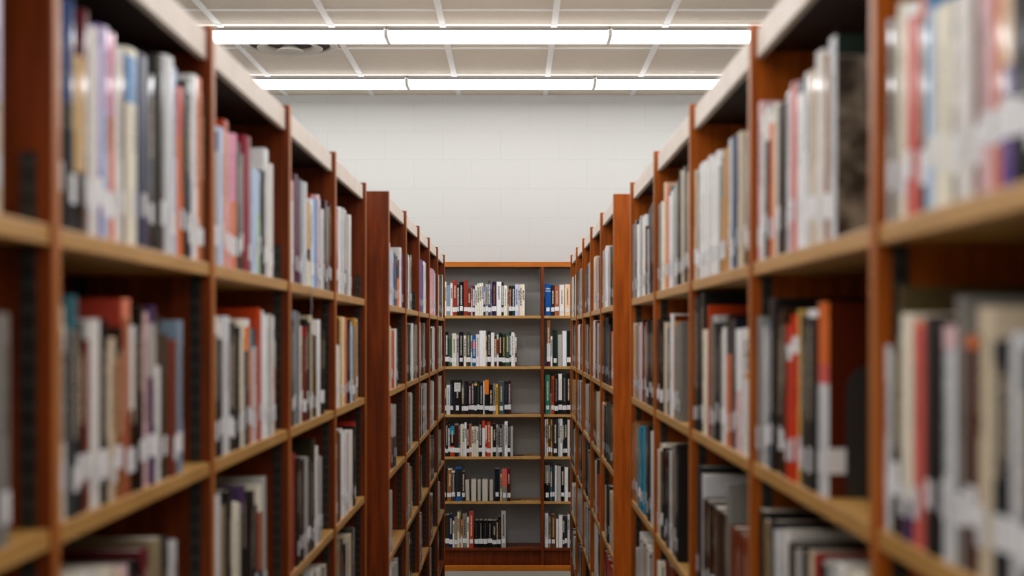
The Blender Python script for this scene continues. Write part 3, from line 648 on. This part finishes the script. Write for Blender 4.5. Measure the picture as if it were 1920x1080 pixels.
def nwords(s): return len(s.replace(',', ' ').split())
def label_of(c, comp):
    i = c['i']; col = main_colour(c); bd = c['bands']; t = c['b']-c['a']
    if c['op'].get('r'): col = 'pale page-edged'
    feat = ''
    if len(bd) > 1 and .03 <= bd[1][0] <= .5 and PAL[bd[0][1]][1] != col: feat = f" with {PAL[bd[0][1]][1]} top"
    elif len(bd) > 1 and bd[-1][0] > .5 and PAL[bd[-1][1]][1] != col: feat = f" with {PAL[bd[-1][1]][1]} foot"
    size = 'tall ' if c['H'] > .262 else 'thick ' if t > .036 else 'thin ' if t < .012 else 'short ' if c['H'] < .175 else ''
    where = f", {SHELF[c['sh']]}, {bayname(c)}"
    ends = ('left', 'right') if c['row'] == 'BK' else ('near', 'far')
    if i == 0: nb = f" at the {ends[0]} end"
    elif i == c['n']-1: nb = f" at the {ends[1]} end"
    else:
        A, B = main_colour(comp[i-1]), main_colour(comp[i+1])
        nb = f", {A} and {B} neighbours" if A != B else f" between two {A} ones"
    from_end = f", {ORD[min(i, 31)]} from the {ends[0]} end"
    for s in (size+col+' book'+feat+nb+where, col+' book'+feat+nb+where, size+col+' book'+nb+where, col+' book'+feat+from_end+where, size+col+' book'+from_end+where, col+' book'+from_end+where):
        if nwords(s) <= 16 and s not in seen_labels: seen_labels[s] = 1; return s
    return s

rest = MB()
grp = {'NL': 'books in the near left row', 'NR': 'books in the near right row', 'FL': 'books in the far left row', 'FR': 'books in the far right row', 'BK': 'books in the end wall case'}
for comp in BOOKS:
    for c in comp:
        rng = random.Random(hash((c['row'], c['bay'], c['sh'], c['i'])) if False else c['bay']*1000+c['sh']*100+c['i']+len(c['row']+c['bands'][0][1])*7919+ord(c['row'][0])*31+ord(c['row'][1]))
        c['jit'] = rng.uniform(0, .003)
        cov, pg, lab, Dp, t = book_parts(c, rng)
        M = place(c, Dp, t)
        if c['own']:
            o = link('book', cov.mesh('book_cover', [M_COVER], attrs=True)); o.matrix_world = M
            o['label'] = label_of(c, comp); o['category'] = 'book'; o['group'] = grp[c['row']]
            c['obj'] = o
            p = link('page_block', pg.mesh('page_block', [M_PAGE]), o)
            if lab: l = link('call_number_label', lab.mesh('call_number_label', [M_LABEL], attrs=True), o); l['label'] = 'white sticker on the spine'
        else:
            for q, mi in ((cov, 0), (pg, 1), (lab, 2)):
                if q: q.mi = [mi]*len(q.f); rest.add(q, M)
o = link('distant_books', rest.mesh('distant_books', [M_COVER, M_PAGE, M_LABEL], attrs=True, merge=False))
o['kind'] = 'stuff'; o['category'] = 'books'; o['label'] = 'small upright books with white stickers filling the distant shelves at the aisle end'

# ---- writing on spines that can be made out
def find(row, bay, sh, i):
    for c in allb:
        if (c['row'], c['bay'], c['sh'], c['i']) == (row, bay, sh-1, i): return c
def spine_text(c, lines, col, name='spine_title', wide=1.0):
    m = mat(name+'_ink', col, .5)[0]; host = c.get('obj')
    M = host.matrix_world.copy() if host else place(c, .15, c['b']-c['a'])
    mb = MB()
    for (txt, size, x, z, rot) in lines:
        cu = D.curves.new('t', 'FONT'); cu.body = txt; cu.size = size; cu.align_x = 'CENTER'; cu.align_y = 'CENTER'; cu.extrude = .0003; cu.offset = size*.02
        ob = D.objects.new('t', cu); COL.objects.link(ob)
        dg = bpy.context.evaluated_depsgraph_get(); me = ob.evaluated_get(dg).to_mesh()
        T = Matrix.Translation((x, c['sy']-.0003, z)) @ Matrix.Diagonal((wide, 1, 1, 1)) @ Matrix.Rotation(math.radians(90), 4, 'X') @ Matrix.Rotation(math.radians(rot), 4, 'Z')
        vs = [T @ v.co for v in me.vertices]
        for p in me.polygons: mb.face([vs[i] for i in p.vertices])
        ob.evaluated_get(dg).to_mesh_clear(); D.objects.remove(ob); D.curves.remove(cu)
    if host: link(name, mb.mesh(name, [m]), host)
    else:
        o = link(name, mb.mesh(name, [m])); o.matrix_world = M; return o
c = find('BK', 1, 1, 0)
if c and c.get('obj'): 
    spine_text(c, [('New', .0155, 0, c['H']-.033, 0), ('Nova', .0155, 0, c['H']-.049, 0)], (225, 235, 245))
    b = MB(); b.box(-.011, .011, c['sy']-.0005, c['sy']+.001, .030, .056); l = link('call_number_label', b.mesh('call_number_label', [M_LABEL], attrs=True), c['obj']); l['label'] = 'white sticker on the spine'
c = max((q for q in allb if (q['row'], q['bay'], q['sh']) == ('NR', 2, 1) and q['op'].get('k')), default=None, key=lambda q: q['a'])
if c and c.get('obj'):
    spine_text(c, [('D', .024, -.010, c['H']-.029, -90), ('&', .019, -.010, c['H']-.045, -90), ('W', .019, -.010, c['H']-.062, -90)], (44, 42, 38), wide=3.0)
    b = MB(); b.box(-.034, .020, c['sy']-.0003, c['sy']+.001, c['H']-.084, c['H']-.075); link('colour_band', b.mesh('colour_band', [mat('orange_band', (196, 120, 70))[0]]), c['obj'])
for c in allb:   # white card at the head of the wide black volume
    if c['op'].get('c') and c.get('obj'):
        w = .0215; zt = c['H']-.019
        b = MB(); b.box(-w, w, c['sy']-.0006, c['sy']+.001, zt-.061, zt); k = link('title_card', b.mesh('title_card', [mat('title_card_paper', (222, 220, 218), .6)[0]]), c['obj'])
        k['label'] = 'white title card'
        b = MB()
        for r, (ww, z) in enumerate(((.013, .009), (.015, .016), (.012, .023), (.006, .030), (.015, .037))): b.box(-ww, ww, c['sy']-.0009, c['sy']-.0004, zt-z-.0022, zt-z)
        link('card_print', b.mesh('card_print', [mat('card_print_ink', (120, 120, 124))[0]], merge=False), k)
def sided(sh): return next((q for q in allb if (q['row'], q['bay'], q['sh']) == ('NR', 1, sh-1) and 's' in q['op']), None)
c = sided(2)   # the big white sticker folded round onto the board
if c and c.get('obj'):
    t = c['b']-c['a']-.0006
    b = MB(); b.box(t/2+.0002, t/2+.0009, .001, .030, .030, .062)
    l = link('call_number_label', b.mesh('call_number_label', [M_LABEL], attrs=True), c['obj']); l['label'] = 'wide white sticker folded onto the front board'
c = sided(1)  # pale print on the grey picture board
if c and c.get('obj'):
    def art():
        m, nt, b = mat('mottled_grey_art', (120, 112, 98), .35, .5); L = nt.links.new
        tc = N(nt, 'ShaderNodeTexCoord'); nz = N(nt, 'ShaderNodeTexNoise'); nz.inputs['Scale'].default_value = 22; nz.inputs['Detail'].default_value = 5
        cr = N(nt, 'ShaderNodeValToRGB'); cr.color_ramp.elements[0].position = .42; cr.color_ramp.elements[1].position = .6
        cr.color_ramp.elements[0].color = (*lin((60, 54, 44)), 1); cr.color_ramp.elements[1].color = (*lin((150, 140, 124)), 1)
        L(tc.outputs['Object'], nz.inputs['Vector']); L(nz.outputs['Fac'], cr.inputs[0]); L(cr.outputs[0], b.inputs['Base Color']); return m
    t = c['b']-c['a']-.0006; b = MB(); b.box(t/2-.0002, t/2+.0006, .005, .15, .002, c['H']*.89)
    k = link('cover_picture', b.mesh('cover_picture', [art()]), c['obj']); k['label'] = 'mottled grey picture on the board'

# ------------------------------------------------------------------ bookends
def bookend(M, label, hgt=.14, dep=.115, metal=M_METAL):
    b = MB(); n = 8; r = .03
    prof = [(.0, 0), (dep, 0), (dep, hgt-r)] + [(dep-r+r*math.cos(math.pi/2*i/n), hgt-r+r*math.sin(math.pi/2*i/n)) for i in range(1, n+1)] + [(r-r*math.sin(math.pi/2*i/n), hgt-r+r*math.cos(math.pi/2*i/n)) for i in range(0, n+1)]
    w = .0016
    b.face([(w, y, z) for y, z in prof]); b.face([(0, y, z) for y, z in prof][::-1])
    for (y0, z0), (y1, z1) in zip(prof, prof[1:]+prof[:1]): b.face([(0, y0, z0), (w, y0, z0), (w, y1, z1), (0, y1, z1)])
    root = thing('bookend', label, 'bookend', group='metal bookends'); root.matrix_world = M
    link('upright_plate', b.mesh('upright_plate', [metal]), root)
    b = MB(); b.box(w, .07, .02, dep-.02, 0, .0012); link('foot_plate', b.mesh('foot_plate', [metal]), root)
for sh, lab in ((1, 'top'), (2, 'second'), (3, 'third'), (4, 'fourth'), (5, 'fifth'), (6, 'bottom')):
    cs = [c for c in allb if c['row'] == 'BK' and c['bay'] == 0 and c['sh'] == sh-1]; e = max(c['b'] for c in cs)
    bookend(Matrix.Translation((e+.003, YK+.03, EYE+H_BACK[sh-1]+.0004)), f'thin dark metal bookend closing the {lab} row of books in the end case', .145)
cs = [c for c in allb if (c['row'], c['bay'], c['sh']) == ('NR', 1, 1)]; e = min(c['a'] for c in cs)
bookend(Matrix.Translation((XNR+.030, e-.004, EYE+H_NEARR[1]+.0004)) @ Matrix.Rotation(-math.pi/2, 4, 'Z'), 'black metal bookend against the brown board in the near right row', .167, .12)

# ------------------------------------------------------------------ paper ribbon hanging over the shelf edge
b = MB(); pts = [(.045, .0016), (.012, .0016), (-.0015, .001), (-.0045, -.012), (-.003, -.03), (-.005, -.05), (-.002, -.072), (-.004, -.088)]
for (x0, z0), (x1, z1) in zip(pts, pts[1:]):
    for q in (0, .0006):
        b.face([(x0-q, -.005, z0+q), (x0-q, .005, z0+q), (x1-q, .005+(z1-z0)*.05, z1+q), (x1-q, -.005+(z1-z0)*.05, z1+q)])
o = link('ribbon_bookmark', b.mesh('ribbon_bookmark', [mat('grey_ribbon', (150, 148, 142), .6)[0]]))
o.matrix_world = Matrix.Translation((-XNL+.0005, 3.44, EYE+H_NEAR[0]+.0003)) @ Matrix.Rotation(math.pi, 4, 'Z')
o['label'] = 'pale ribbon hanging over the top shelf edge of the near left row'; o['category'] = 'bookmark'
